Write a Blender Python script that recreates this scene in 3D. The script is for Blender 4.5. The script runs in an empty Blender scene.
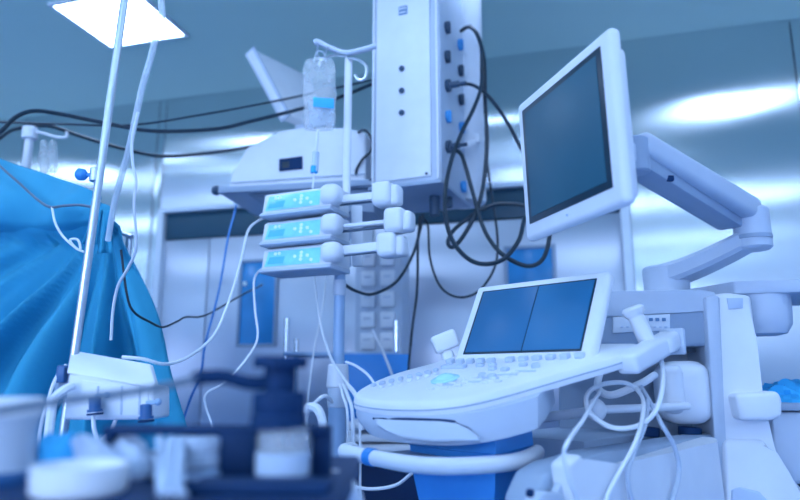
import bpy, bmesh, math, random
from math import sin, cos, pi, radians, sqrt, atan2, exp
from mathutils import Vector, Matrix, Euler
random.seed(7)
SC = bpy.context.scene
COL = SC.collection
V = Vector

# ------------------------------------------------------------------ camera
F, HC, PT = 640.0, 1.05, radians(11.05)
cd = bpy.data.cameras.new('camera')
cam = bpy.data.objects.new('camera', cd); COL.objects.link(cam)
cd.sensor_width = 36; cd.lens = 36 * F / 800
cam.location = (0, 0, HC); cam.rotation_euler = (pi / 2 + PT, 0, 0)
cd.dof.use_dof = True; cd.dof.focus_distance = 1.72; cd.dof.aperture_fstop = 1.55
cd.clip_start = 0.02
SC.camera = cam
CR, CU, CW, C0 = V((1, 0, 0)), V((0, -sin(PT), cos(PT))), V((0, cos(PT), sin(PT))), V((0, 0, HC))
def ray(x, y): return CW + CR * ((x - 400) / F) + CU * ((250 - y) / F)
def at(x, y, Y):
    d = ray(x, y); return C0 + d * (Y / d.y)
def atz(x, y, z):
    d = ray(x, y); return C0 + d * ((z - HC) / d.z)
def onpl(x, y, p0, n):
    d = ray(x, y); return C0 + d * ((V(p0) - C0).dot(n) / d.dot(n))

# ------------------------------------------------------------------ materials
MATS = {}
def mat(name, col, rough=.45, metal=0.0, var=.06, scale=14.0, bump=0.0, trans=0.0, ior=1.45, emit=None, es=0.0, coat=0.0, alpha=1.0):
    m = bpy.data.materials.new(name); m.use_nodes = True
    nt = m.node_tree; N = nt.nodes; L = nt.links
    b = N['Principled BSDF']
    tc = N.new('ShaderNodeTexCoord'); nz = N.new('ShaderNodeTexNoise')
    nz.inputs['Scale'].default_value = scale; nz.inputs['Detail'].default_value = 3
    L.new(tc.outputs['Object'], nz.inputs['Vector'])
    mx = N.new('ShaderNodeMix'); mx.data_type = 'RGBA'
    c = list(col) + [1]
    mx.inputs['A'].default_value = [max(0, v * (1 - var)) for v in col] + [1]
    mx.inputs['B'].default_value = [min(1, v * (1 + var)) for v in col] + [1]
    L.new(nz.outputs['Fac'], mx.inputs['Factor'])
    L.new(mx.outputs['Result'], b.inputs['Base Color'])
    b.inputs['Roughness'].default_value = rough; b.inputs['Metallic'].default_value = metal
    b.inputs['Transmission Weight'].default_value = trans; b.inputs['IOR'].default_value = ior
    b.inputs['Coat Weight'].default_value = coat; b.inputs['Alpha'].default_value = alpha
    if emit:
        b.inputs['Emission Color'].default_value = list(emit) + [1]; b.inputs['Emission Strength'].default_value = es
    if bump:
        bp = N.new('ShaderNodeBump'); bp.inputs['Strength'].default_value = bump; bp.inputs['Distance'].default_value = .01
        L.new(nz.outputs['Fac'], bp.inputs['Height']); L.new(bp.outputs['Normal'], b.inputs['Normal'])
    MATS[name] = m
    return m
LC = (.36, .68, 1.0)
M_white = mat('white_plastic', (.74, .78, .85), .38)
M_warmw = mat('white_enamel', (.78, .82, .88), .45)
M_grey = mat('grey_plastic', (.32, .41, .54), .42)
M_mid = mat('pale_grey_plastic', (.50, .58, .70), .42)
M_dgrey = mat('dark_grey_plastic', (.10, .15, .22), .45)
M_blackp = mat('black_plastic', (.008, .036, .11), .6); M_blackp.node_tree.nodes['Principled BSDF'].inputs['Specular IOR Level'].default_value = .15
M_rub = mat('black_rubber', (.012, .03, .05), .38)
M_screen = mat('dark_screen_glass', (.018, .10, .15), .42, var=.2, scale=4)
M_bezel = mat('screen_bezel', (.008, .03, .05), .3)
M_touch = mat('touch_glass', (.012, .125, .28), .38, var=.35, scale=3)
M_touch2 = mat('touch_glass_bright', (.016, .15, .32), .38, var=.35, scale=3)
M_chrome = mat('chrome', (.72, .78, .84), .18, 1.0)
M_steel = mat('satin_steel', (.62, .68, .75), .32, 1.0)
M_poleb = mat('blue_grey_pole', (.30, .45, .66), .35)
M_key = mat('key_grey', (.50, .60, .76), .45)
M_keyw = mat('key_white', (.72, .78, .87), .45)
M_cyan = mat('trackball_cyan', (.40, .72, .86), .25, emit=(.2, .7, 1), es=.06)
M_lcd = mat('pump_display', (.22, .62, .88), .25, emit=(.12, .55, 1.0), es=.25, var=.25, scale=30)
M_lcdw = mat('pump_keys', (.75, .92, 1.0), .35, emit=(.6, .9, 1), es=.12)
M_lcd2 = mat('pump_readout', (.10, .46, .78), .25, emit=(.02, .35, 1.0), es=.2)
M_drape = mat('blue_drape', (.025, .31, .50), .75, var=.12, scale=6, bump=.08)
M_cloth = mat('blue_cloth', (.04, .42, .80), .8, var=.15, scale=20, bump=.2)
M_gauze = mat('white_gauze', (.45, .56, .72), .9, var=.1, scale=25, bump=.3)
M_tube = mat('white_tube', (.78, .83, .90), .35)
M_btube = mat('blue_tube', (.08, .28, .70), .4)
M_bluep = mat('blue_plastic', (.03, .26, .68), .4)
M_navy = mat('navy_plastic', (.03, .12, .30), .4)
M_frost2 = mat('translucent_tube', (.80, .88, .96), .3, alpha=.55)
M_neck = mat('neck_shade_knob_blue', (.05, .32, .78), .4)  # neck: blue shade as colour; clamp knob: its own blue
M_sock = mat('socket_dark', (.03, .07, .13), .4)
M_sockb = mat('socket_blue', (.06, .35, .75), .4)
M_label = mat('grey_label', (.70, .76, .84), .5)
M_print = mat('printed_marks', (.10, .22, .40), .5)
M_ceil = mat('painted_ceiling', (.58, .80, .72), .8, var=.03, scale=2)
M_floor = mat('vinyl_floor', (.11, .26, .50), .35, var=.1, scale=3)
M_wallp = mat('painted_wall', (.62, .70, .80), .6, var=.03, scale=2)
M_lamp = mat('lamp_diffuser', (.9, .95, 1), .5, emit=(.515, .69, 1.0), es=14.0)
M_fill = mat('added_fill_glow', (.8, .9, 1), .5, emit=(.53, .68, 1.0), es=10)  # glow of the added fill windows behind the camera
M_lampf = mat('lamp_frame', (.75, .82, .88), .5)
M_clear = mat('clear_plastic', (.80, .90, 1.0), .15, alpha=.30, var=.3, scale=25)
M_frost = mat('frosted_plastic', (.70, .82, .93), .35, trans=.45, ior=1.2)
M_bagl = mat('bag_label', (.03, .42, .85), .5, emit=(.0, .3, .9), es=0.0)
M_table = mat('dark_table', (.008, .035, .11), .5); M_table.node_tree.nodes['Principled BSDF'].inputs['Specular IOR Level'].default_value = .2
M_win = mat('door_window_glass', (.05, .32, .72), .18, var=.5, scale=3.0)
M_header = mat('dark_glass_header', (.02, .075, .12), .35)
M_doorframe = mat('door_frame_steel', (.66, .74, .83), .4, .3)

def metal_wall(name, col, rough, aniso):
    m = bpy.data.materials.new(name); m.use_nodes = True
    nt = m.node_tree; N = nt.nodes; L = nt.links; b = N['Principled BSDF']
    b.inputs['Metallic'].default_value = 1; b.inputs['Roughness'].default_value = rough
    b.inputs['Anisotropic'].default_value = aniso
    tg = N.new('ShaderNodeTangent'); tg.direction_type = 'UV_MAP'; tg.uv_map = 'UVMap'
    L.new(tg.outputs['Tangent'], b.inputs['Tangent'])
    tc = N.new('ShaderNodeTexCoord'); mp = N.new('ShaderNodeMapping'); nz = N.new('ShaderNodeTexNoise')
    mp.inputs['Scale'].default_value = (1.2, 1, .5); nz.inputs['Scale'].default_value = 1.3; nz.inputs['Detail'].default_value = 2
    L.new(tc.outputs['Object'], mp.inputs['Vector']); L.new(mp.outputs['Vector'], nz.inputs['Vector'])
    bp = N.new('ShaderNodeBump'); bp.inputs['Strength'].default_value = .07; bp.inputs['Distance'].default_value = .05
    L.new(nz.outputs['Fac'], bp.inputs['Height']); L.new(bp.outputs['Normal'], b.inputs['Normal'])
    mx = N.new('ShaderNodeMix'); mx.data_type = 'RGBA'
    mx.inputs['A'].default_value = [v * .93 for v in col] + [1]; mx.inputs['B'].default_value = [min(1, v * 1.06) for v in col] + [1]
    L.new(nz.outputs['Fac'], mx.inputs['Factor']); L.new(mx.outputs['Result'], b.inputs['Base Color'])
    return m
M_mwall = metal_wall('brushed_metal_wall', (.74, .79, .82), .27, 1.0)
M_mdoor = metal_wall('brushed_metal_door', (.66, .71, .82), .40, 1.0)

# ------------------------------------------------------------------ mesh helpers
class MB:
    def __init__(s): s.bm = bmesh.new()
    def _bevel(s, verts, bev, seg=2):
        if bev > 0:
            es = list({e for v in verts for e in v.link_edges})
            bmesh.ops.bevel(s.bm, geom=es, offset=bev, segments=seg, affect='EDGES', profile=.5, clamp_overlap=True)
    def box(s, c, d, bev=.004, M=None, seg=2):
        r = bmesh.ops.create_cube(s.bm, size=1)['verts']
        T = Matrix.Translation(V(c)) @ Matrix.Diagonal((d[0], d[1], d[2], 1))
        bmesh.ops.transform(s.bm, matrix=(M @ T if M else T), verts=r)
        s._bevel(r, bev, seg); return s
    def bar(s, p0, p1, w, h, bev=.004, up=V((0, 0, 1)), seg=2):
        p0, p1 = V(p0), V(p1); x = (p1 - p0); l = x.length; x.normalize()
        y = up.cross(x).normalized(); z = x.cross(y)
        M = Matrix((x, y, z)).transposed().to_4x4(); M.translation = (p0 + p1) / 2
        return s.box((0, 0, 0), (l, w, h), bev, M, seg)
    def lathe(s, prof, p=(0, 0, 0), axis=(0, 0, 1), n=24, M=None):
        z = V(axis).normalized(); x = z.orthogonal().normalized(); y = z.cross(x); p = V(p)
        rings = []
        for r, h in prof:
            rings.append([s.bm.verts.new(p + z * h + (x * cos(2 * pi * k / n) + y * sin(2 * pi * k / n)) * max(r, 1e-4)) for k in range(n)])
        for a, b in zip(rings, rings[1:]):
            for k in range(n): s.bm.faces.new((a[k], a[(k + 1) % n], b[(k + 1) % n], b[k]))
        s.bm.faces.new(rings[0][::-1]); s.bm.faces.new(rings[-1])
        if M:
            bmesh.ops.transform(s.bm, matrix=M, verts=[v for r in rings for v in r])
        return s
    def cyl(s, p0, p1, r, r1=None, n=20, bev=.15):
        p0, p1 = V(p0), V(p1); l = (p1 - p0).length; r1 = r if r1 is None else r1
        e = min(r, r1, l / 2) * bev
        return s.lathe([(r - e, 0), (r, e), (r1, l - e), (r1 - e, l)], p0, p1 - p0, n)
    def sphere(s, c, r, sc=(1, 1, 1), n=16):
        q = bmesh.ops.create_uvsphere(s.bm, u_segments=n, v_segments=max(6, n // 2), radius=r)['verts']
        bmesh.ops.transform(s.bm, matrix=Matrix.Translation(V(c)) @ Matrix.Diagonal((*sc, 1)), verts=q); return s
    def loft(s, rings, cap=True):
        R = [[s.bm.verts.new(V(p)) for p in r] for r in rings]; n = len(R[0])
        for a, b in zip(R, R[1:]):
            for k in range(n): s.bm.faces.new((a[k], a[(k + 1) % n], b[(k + 1) % n], b[k]))
        if cap: s.bm.faces.new(R[0][::-1]); s.bm.faces.new(R[-1])
        return s
    def prism(s, pts, ext, bev=.004, seg=2):
        ext = V(ext); a = [s.bm.verts.new(V(p)) for p in pts]; b = [s.bm.verts.new(V(p) + ext) for p in pts]
        n = len(a); s.bm.faces.new(a[::-1]); s.bm.faces.new(b)
        for k in range(n): s.bm.faces.new((a[k], a[(k + 1) % n], b[(k + 1) % n], b[k]))
        s._bevel(a + b, bev, seg); return s
    def tube(s, pts, r, n=10, sub=8, r1=None):
        P = smooth(pts, sub); m = len(P); R = []
        t = (P[1] - P[0]).normalized(); nx = t.orthogonal().normalized()
        for i, p in enumerate(P):
            t2 = (P[min(i + 1, m - 1)] - P[max(i - 1, 0)]).normalized()
            nx = (nx - t2 * nx.dot(t2)).normalized(); ny = t2.cross(nx)
            rr = r if r1 is None else r + (r1 - r) * i / (m - 1)
            R.append([p + (nx * cos(2 * pi * k / n) + ny * sin(2 * pi * k / n)) * rr for k in range(n)])
        return s.loft(R)
    def grid(s, f, nu, nv):
        g = [[s.bm.verts.new(f(i / nu, j / nv)) for j in range(nv + 1)] for i in range(nu + 1)]
        for i in range(nu):
            for j in range(nv): s.bm.faces.new((g[i][j], g[i + 1][j], g[i + 1][j + 1], g[i][j + 1]))
        return s
def smooth(pts, sub):
    P = [V(p) for p in pts]
    if len(P) < 3 or sub < 2: return P
    out = []
    for i in range(len(P) - 1):
        p0 = P[i - 1] if i else P[0] * 2 - P[1]; p1, p2 = P[i], P[i + 1]
        p3 = P[i + 2] if i + 2 < len(P) else P[-1] * 2 - P[-2]
        for k in range(sub):
            t = k / sub
            out.append(.5 * ((2 * p1) + (p2 - p0) * t + (2 * p0 - 5 * p1 + 4 * p2 - p3) * t * t + (3 * p1 - p0 - 3 * p2 + p3) * t ** 3))
    out.append(P[-1]); return out

def obj(name, mb, m, parent=None, label=None, world=False, sharp=35, thick=0, sub=0):
    me = bpy.data.meshes.new(name); bm = mb.bm
    bmesh.ops.recalc_face_normals(bm, faces=bm.faces)
    if world and parent is not None:                     # geometry was given in world space
        bmesh.ops.transform(bm, matrix=wm(parent).inverted(), verts=bm.verts)
    bm.to_mesh(me); bm.free()
    for p in me.polygons: p.use_smooth = True
    me.set_sharp_from_angle(angle=radians(sharp))
    me.materials.append(m)
    o = bpy.data.objects.new(name, me); COL.objects.link(o)
    if parent is not None: o.parent = parent
    if label: o['label'] = label
    if thick:
        md = o.modifiers.new('thickness', 'SOLIDIFY'); md.thickness = thick; md.offset = 0
    if sub:
        md = o.modifiers.new('smoothing', 'SUBSURF'); md.levels = sub; md.render_levels = sub
    return o
def wm(o):
    M = Matrix.LocRotScale(o.location, o.rotation_euler, o.scale)
    return wm(o.parent) @ M if o.parent else M
def tag(o, label, cat, group=None, kind=None):
    o['label'] = label; o['category'] = cat
    if group: o['group'] = group
    if kind: o['kind'] = kind
    return o
def thing(name, label, cat, loc=(0, 0, 0), rz=0, group=None, rot=None):
    o = bpy.data.objects.new(name, None); COL.objects.link(o); o.empty_display_size = .05
    o.location = V(loc); o.rotation_euler = rot if rot else (0, 0, rz)
    return tag(o, label, cat, group)
def center(o):
    """moves the origin of a single-mesh thing to the base of its geometry"""
    vs = o.data.vertices; c = V((sum(v.co.x for v in vs) / len(vs), sum(v.co.y for v in vs) / len(vs), min(v.co.z for v in vs)))
    o.data.transform(Matrix.Translation(-c)); o.location = c; return o
def single(name, mb, m, label, cat, group=None, **k):
    return center(tag(obj(name, mb, m, **k), label, cat, group))
def cable(name, pts, r, m, label, cat='cable', group=None, n=8):
    """pts = (x, y, Y): a point of the view ray at ground distance Y"""
    return single(name, MB().tube([at(*p) for p in pts], r, n), m, label, cat, group)

# ------------------------------------------------------------------ the room
RA = radians(-15.3)
E1, E2 = V((cos(RA), sin(RA), 0)), V((-sin(RA), cos(RA), 0))
WD = 3.717
def rw(a, b, z=0): return E1 * a + E2 * b + V((0, 0, z))
RX0, RX1, RY0, H = -5.2, 2.9, -4.2, 3.0
def struct(name, mb, m, uv=False, parent=None):
    o = obj(name, mb, m, parent)
    if parent is None: o['kind'] = 'structure'; o.rotation_euler = (0, 0, RA)
    if uv:
        u = o.data.uv_layers.new(name='UVMap')
        for l in o.data.loops:
            c = o.data.vertices[l.vertex_index].co; u.data[l.index].uv = (c.x, c.z)
    return o
cx, wx = (RX0 + RX1) / 2, RX1 - RX0
struct('floor', MB().box((cx, (RY0 + WD) / 2, -.05), (wx + .6, WD - RY0 + 1.2, .1), 0), M_floor)
struct('ceiling', MB().box((cx, (RY0 + WD) / 2, H + .05), (wx + .6, WD - RY0 + 1.2, .1), 0), M_ceil)
struct('wall_left', MB().box((RX0 - .1, (RY0 + WD) / 2, H / 2), (.2, WD - RY0 + .4, H), 0), M_wallp)
struct('wall_right', MB().box((RX1 + .1, (RY0 + WD) / 2, H / 2), (.2, WD - RY0 + .4, H), 0), M_wallp)
struct('wall_front', MB().box((cx, RY0 - .1, H / 2), (wx + .4, .2, H), 0), M_wallp)
# back wall: separate metal panels around the wide door recess
DX0, DX1, DZ = -2.70, .275, 2.15
b = MB()
for lo, hi, z0 in ((RX0, -4.0, 0), (-4.0, -2.81, 0), (-2.81, DX0 - .05, 0), (DX0 - .05, DX1 + .05, DZ + .03), (DX1 + .05, 1.235, 0), (1.235, RX1, 0)):
    b.box(((lo + hi) / 2, WD + .1, (z0 + H) / 2), (hi - lo - .006, .2, H - z0), .003)
struct('wall_back', b, M_mwall, True)
struct('wall_back_core', MB().box((cx, WD + .36, H / 2), (wx + .4, .1, H), 0), M_dgrey)
# door frame
b = MB()
b.box((DX0 - .025, WD + .02, DZ / 2), (.05, .08, DZ), .004)
b.box((DX1 + .025, WD + .02, DZ / 2), (.05, .08, DZ), .004)
b.box(((DX0 + DX1) / 2, WD + .02, DZ + .012), (DX1 - DX0 + .1, .08, .03), .004)
struct('trim_1', b, M_doorframe)
struct('trim_2', MB().box(((DX0 + DX1) / 2, WD + .05, DZ - .095), (DX1 - DX0, .06, .18), .003), M_header)
edges = [(DX0, -2.365), (-2.355, -1.20), (-1.193, DX1)]
wins = {1: (-2.107, -1.847), 2: (-.377, -.101)}
for i, (a0, a1) in enumerate(edges):
    hd_ = DZ - .19
    d = struct('door_%d' % (i + 1), MB().box(((a0 + a1) / 2, WD + .055, hd_ / 2), (a1 - a0, .05, hd_), .003), M_mdoor, True)
    if i in wins:
        w0, w1 = wins[i]; zt, zb = 1.785, 1.235
        f = MB()
        for (c, s_) in (((w0, (zt + zb) / 2), (.02, zt - zb)), ((w1, (zt + zb) / 2), (.02, zt - zb)), (((w0 + w1) / 2, zt), (w1 - w0 + .02, .02)), (((w0 + w1) / 2, zb), (w1 - w0 + .02, .02))):
            f.box((c[0], WD + .022, c[1]), (s_[0], .02, s_[1]), .003)
        obj('window_frame', f, M_grey, d)
        obj('window_pane', MB().box(((w0 + w1) / 2, WD + .025, (zt + zb) / 2), (w1 - w0, .008, zt - zb), .001), M_win, d)
        if i == 1: obj('indicator_lamp', MB().sphere((w0 + .035, WD + .015, 1.635), .015, (1, .5, 1)), M_lcdw, d)
# unseen glowing windows added behind the camera to brighten upright faces
for i, (a0, a1) in enumerate(((-4.6, -3.0), (-2.7, -1.1), (-.8, .8))):
    f = MB()
    for c0, c1, d0, d1 in ((a0, a1, .85, .92), (a0, a1, 2.43, 2.5), (a0, a0 + .07, .85, 2.5), (a1 - .07, a1, .85, 2.5), ((a0 + a1) / 2 - .02, (a0 + a1) / 2 + .02, .85, 2.5)):
        f.box(((c0 + c1) / 2, RY0 + .03, (d0 + d1) / 2), (c1 - c0, .06, d1 - d0), .004)
    wn = struct('window_%d' % (i + 1), f, M_doorframe)
    struct('window_glass', MB().box(((a0 + a1) / 2, RY0 + .02, 1.675), (a1 - a0 - .1, .01, 1.55), .001), M_fill, parent=wn)
# ceiling panels
def panel(a, e, label, wd=.504, dp=.45, group='square ceiling light panels'):
    t = thing('ceiling_light', label, 'light', rw(a, e, H), RA, group)
    f = MB()
    for sx in (-1, 1):
        f.box((sx * (wd / 2 + .010), 0, -.008), (.02, dp + .04, .016), .002); f.box((0, sx * (dp / 2 + .01), -.008), (wd, .02, .016), .002)
    obj('frame', f, M_lampf, t)
    obj('diffuser', MB().box((0, 0, -.006), (wd, dp, .008), .001), M_lamp, t)
panel(-2.36, 2.735, 'bright square ceiling panel in view at the upper left')
for a, e in ((-4.05, 2.95), (-.50, 2.70), (1.1, 3.1)):  # unseen panels, shaped slim to thin their streaks on the metal wall
    panel(a, e, 'ceiling light panel close to the metal wall, outside the picture, slimmed to thin its reflected streak', .66, .2, 'slimmed ceiling light panels')
for e in (1.35, -.6, -2.5):
    for a in (-4.05, -2.36, -.63, 1.1, 2.3): panel(a, e, 'square ceiling light panel outside the picture')

# ------------------------------------------------------------------ ultrasound machine
YU = radians(-46)
T0 = V((.325, 1.598, 0)); UX = V((cos(YU), sin(YU), 0)); VX = V((-sin(YU), cos(YU), 0))
us = thing('ultrasound_machine', 'large white ultrasound machine with keyboard console and monitor on a jointed arm', 'ultrasound machine', T0, YU)
def onside(x, y, u):
    p = onpl(x, y, T0 + UX * u, UX) - T0; return V((u, p.dot(VX), p.z))
def lw(p): p = V(p); return T0 + UX * p.x + VX * p.y + V((0, 0, p.z))    # local -> world
def lo(p): p = V(p) - T0; return V((p.dot(UX), p.dot(VX), p.z))
TN = .294; TA = math.atan(TN)
def cz(u, v): return .993 + (v + .376) * TN
OUT = [(-.25, -.357), (-.145, -.376), (-.05, -.373), (.02, -.358), (.075, -.329), (.118, -.275), (.16, -.2), (.205, -.12), (.243, -.06), (.268, .0), (.272, .06),
       (.15, .075), (0, .08), (-.15, .075), (-.235, .06), (-.25, -.02), (-.275, -.09), (-.312, -.15), (-.325, -.21), (-.315, -.28), (-.288, -.328)]
def chaik(p, n=2):
    for _ in range(n):
        q = []
        for i in range(len(p)):
            a, c = V(p[i]), V(p[(i + 1) % len(p)]); q += [a * .75 + c * .25, a * .25 + c * .75]
        p = q
    return p
O2 = chaik(OUT, 1)
def ring(sc, dz, cc=(-.02, -.16), k=0):
    r = []
    for p in O2:
        u = cc[0] + (p[0] - cc[0]) * sc; v = cc[1] + (p[1] - cc[1]) * sc
        r.append((u, v, cz(u, v) + dz))
    return r
obj('console', MB().loft([ring(.965, 0), ring(.985, -.002), ring(1, -.010), ring(1, -.026), ring(.99, -.03)]), M_white, us)
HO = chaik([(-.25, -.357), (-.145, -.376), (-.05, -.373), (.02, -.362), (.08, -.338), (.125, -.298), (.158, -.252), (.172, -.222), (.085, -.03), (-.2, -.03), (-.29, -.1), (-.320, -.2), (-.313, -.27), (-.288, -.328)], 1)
def hring(sc, dz):
    c = (.14, -.24); r = []
    for p in HO:
        u = c[0] + (p[0] - c[0]) * sc; v = c[1] + (p[1] - c[1]) * (sc if p[1] < c[1] else 1); r.append((u, v, cz(u, v) + dz))
    return r
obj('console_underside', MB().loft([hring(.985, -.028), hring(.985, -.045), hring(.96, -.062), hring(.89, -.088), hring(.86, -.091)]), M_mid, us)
FR = [(-.32, -.27), (-.288, -.328), (-.25, -.357), (-.145, -.374), (-.05, -.372), (.02, -.362), (.08, -.338), (.125, -.298), (.16, -.25)]
def onhull(x, y, off=.004):
    v = -.36
    for _ in range(8):
        o = T0 + VX * v; p = onpl(x, y, o, VX) - T0; u = p.dot(UX)
        for (u0, v0), (u1, v1) in zip(FR, FR[1:]):
            if u0 <= u <= u1: v = .5 * v + .5 * (v0 + (v1 - v0) * (u - u0) / (u1 - u0) + .012 - off)
    return V((u, v, p.z))
def lerp_tab(t, x):
    for (x0, y0), (x1, y1) in zip(t, t[1:]):
        if x <= x1: return y0 + (y1 - y0) * (x - x0) / (x1 - x0)
    return t[-1][1]
DT = [(376, 420), (440, 421.5), (456, 423.5), (468, 429), (480, 439)]; DB = [(376, 424), (386, 431), (402, 438), (430, 442), (480, 441)]
obj('drawer', MB().grid(lambda a, b: onhull(376 + 104 * a, lerp_tab(DT, 376 + 104 * a) * (1 - b) + lerp_tab(DB, 376 + 104 * a) * b, .010 + .012 * b), 30, 6), M_mid, us, thick=.008)
obj('drawer_gap', MB().tube([onhull(x, lerp_tab(DT, x) - 1.6, .008) for x in (374, 390, 410, 430, 446, 456)], .0040, 8).tube([onhull(x, lerp_tab(DT, x) - .8, .010) for x in (456, 462, 468, 474, 480)], .0016, 8), M_blackp, us)
# carrying handle tray at the front
hp = [(-.25, -.36, .883), (-.235, -.395, .882), (-.127, -.41, .88), (-.02, -.415, .878), (.055, -.39, .878), (.11, -.31, .879), (.115, -.22, .88), (.06, -.08, .88)]
obj('front_handle', MB().tube(hp, .0165, 14), M_white, us)
obj('handle_band', MB().cyl((-.145, -.408, .88), (-.118, -.411, .88), .0185), M_bluep, us, 'blue band')
obj('handle_plate', MB().prism([(-.2, -.36, .868), (0, -.38, .868), (.05, -.3, .868), (.05, -.05, .868), (-.2, -.05, .868)], (0, 0, .008), .002), M_grey, us)
obj('support_neck', MB().loft([[(-.03 + x * k, -.19 + y * k, z) for x, y in ((-.15, -.06), (.0, -.085), (.115, -.075), (.11, -.03), (.07, .12), (-.1, .14), (-.15, .05))] for k, z in ((1, .926), (1.02, .893), (.98, .890), (.95, .84), (.86, .78), (.72, .70), (.6, .6), (.6, .17))]), M_neck, us, 'neck under the console, coloured with its blue shade')  # the blue shading below the console is put into the neck's colour
obj('rim_groove', MB().tube([V(p) for p in ring(1.0012, -.017)[8:] + ring(1.0012, -.017)[:26]][:0] + [V(p) for p in (ring(1.001, -.017) * 2)[34:34 + 34]], .0016, 6, 2), M_grey, us)
# keys
def tilt(u, v, h=0): return Matrix.Translation((u, v, cz(u, v) + h)) @ Matrix.Rotation(TA, 4, 'X')
def key(u, v, w, d, h=.007, m=M_keyw, name='key'): obj(name, MB().box((0, 0, h / 2), (w, d, h), .0025, tilt(u, v)), m, us)
for k in range(5): key(-.193 + k * .033, -.083, .02, .016, .012, M_key)
for k in range(6): key(.0 + k * .035 - .03 + .02, -.075 + .004 * k, .021, .017, .012, M_key)
for k in range(8): key(-.275 + k * .0135, -.275 + k * .0175, .011, .012, .008, M_key)
for k in range(7): key(-.235 + k * .0135, -.285 + k * .0175, .011, .012, .006, M_keyw)
for k in range(5): key(-.03 + k * .030, -.262 + k * .026, .055, .006, .0035, M_key)
for k in range(6): key(-.262 + k * .0155, -.262 + k * .018, .010, .010, .007, M_key)
obj('control_strip', MB().box((0, 0, .004), (.075, .018, .01), .003, tilt(-.145, -.125)), M_key, us)
for (u, v) in ((-.07, -.115), (-.035, -.112), (.055, -.115), (.03, -.15), (-.01, -.145)): key(u, v, .02, .013, .008, M_key)
for r_ in range(3):
    for k in range(6): key(-.1 + .03 + k * .028, -.29 + r_ * .03 + k * .012, .02, .008, .005, M_keyw)
obj('trackball', MB().sphere((0, 0, 0), .026, (1, 1, .55)).lathe([(.034, 0), (.034, .003), (.027, .006)], (0, 0, 0)), M_cyan, us, 'glowing cyan trackball')
us.children[-1].matrix_local = tilt(-.085, -.225, .002)
for (u, v, r_) in ((.035, -.205, .011), (.0, -.195, .009), (.095, -.125, .010)):
    o = obj('knob', MB().lathe([(r_, 0), (r_, .006), (r_ * .8, .009)]), M_key, us); o.matrix_local = tilt(u, v)
# touch panel
TL = Matrix.Translation((0, 0, 1.187)) @ Matrix.Rotation(radians(-27.5), 4, 'X')
tp = obj('touch_panel', MB().box((-.010, .016, 0), (.405, .034, .246), .014, None, 3), M_white, us); tp.matrix_local = TL
obj('touch_bezel', MB().box((-.010, -.0015, .002), (.346, .003, .196), .001), M_bezel, tp)
obj('touch_screen', MB().box((-.088, -.0035, .002), (.176, .002, .186), .0005), M_touch, tp)
obj('touch_screen', MB().box((.081, -.0035, .002), (.156, .002, .186), .0005), M_touch2, tp)
obj('panel_hinge', MB().box((0, .02, -.12), (.40, .05, .03), .012), M_white, tp)
# lower cart body
body = [(-.30, .12), (-.345, .5), (-.352, .78), (-.335, .835), (-.30, .872), (-.24, .886), (-.1, .893), (.62, .893), (.70, .86), (.72, .12)]
obj('cart_body', MB().prism([(.155, y, z) for y, z in body], (.075, 0, 0), .012, 3), M_grey, us)
obj('cart_rear', MB().box((-.09, .42, .5), (.28, .56, .78), .012), M_grey, us)
arch = [(-.325, .60), (-.335, .78), (-.315, .832), (-.28, .862), (-.232, .876), (-.2, .8), (-.23, .6)]
obj('arch_panel', MB().prism([(.232, y, z) for y, z in arch], (.018, 0, 0), .006), M_mid, us)
cov = [onside(x, y, .262) for x, y in ((566, 464), (579, 453), (582, 464), (618, 469), (715, 437))]
cov = [V((.225, p.y, p.z)) for p in cov] + [V((.225, .47, .3)), V((.225, -.24, .3))]
obj('side_cover', MB().prism(cov, (.045, 0, 0), .010, 3), M_white, us)
obj('hinge_ear', MB().prism([(.235, y, z) for y, z in ((-.40, .80), (-.385, .845), (-.36, .852), (-.30, .845), (-.29, .80))], (.03, 0, 0), .008), M_mid, us)
e_ = onside(530, 493, .266)
obj('hinge_pin', MB().cyl((.262, e_.y, e_.z), (.270, e_.y, e_.z), .007), M_blackp, us)
obj('cart_base', MB().prism([(-.30, -.42, .08), (.30, -.42, .08), (.34, .75, .08), (-.34, .75, .08)], (0, 0, .08), .02), M_grey, us)
for sx, sy in ((-.25, -.36), (.25, -.36), (-.28, .7), (.28, .7)):
    obj('caster', MB().cyl((sx - .015, sy, .045), (sx + .015, sy, .045), .045).box((sx, sy, .07), (.05, .05, .05), .01), M_dgrey, us)
# rear housing, turned towards the room
GY = radians(-10); G0 = V((.862, 1.76, 0)); GX = V((cos(GY), sin(GY), 0)); GN = V((-sin(GY), cos(GY), 0))
MG = Matrix.Translation(G0) @ Matrix.Rotation(GY, 4, 'Z')
def gp(x, y, d=0):                         # point of the view ray on the plane d behind the housing's front
    p = onpl(x, y, G0 + GN * d, GN) - G0; return V((p.dot(GX), d, p.z))
def gw(p): return MG @ V(p)
def gprism(name, px, d0, depth, m, bev=.008, label=None, seg=3):
    o = MB().prism([gw(gp(x, y, d0)) for x, y in px], GN * depth, bev, seg)
    return obj(name, o, m, us, label, True)
gprism('rear_beam', [(560, 299), (600, 296), (640, 294), (690, 292), (716, 294), (716, 346), (560, 346)], .012, .30, M_grey, .012)
gprism('beam_cap', [(560, 294), (620, 291), (700, 289), (716, 292), (716, 312), (690, 312), (560, 320)], .004, .28, M_mid, .006)
gprism('column', [(709, 295), (726, 292), (752, 295), (757, 340), (763, 395), (768, 445), (790, 478), (800, 520), (800, 720), (712, 720), (716, 520), (716, 440)], -.008, .26, M_white, .014)
gprism('column_edge', [(705, 297), (714, 294), (720, 297), (726, 440), (726, 520), (716, 520), (715, 440)], -.016, .25, M_mid, .006)
gprism('column_badge', [(727, 298), (743, 298), (743, 308), (729, 309)], -.012, .01, M_key, .001)
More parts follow.
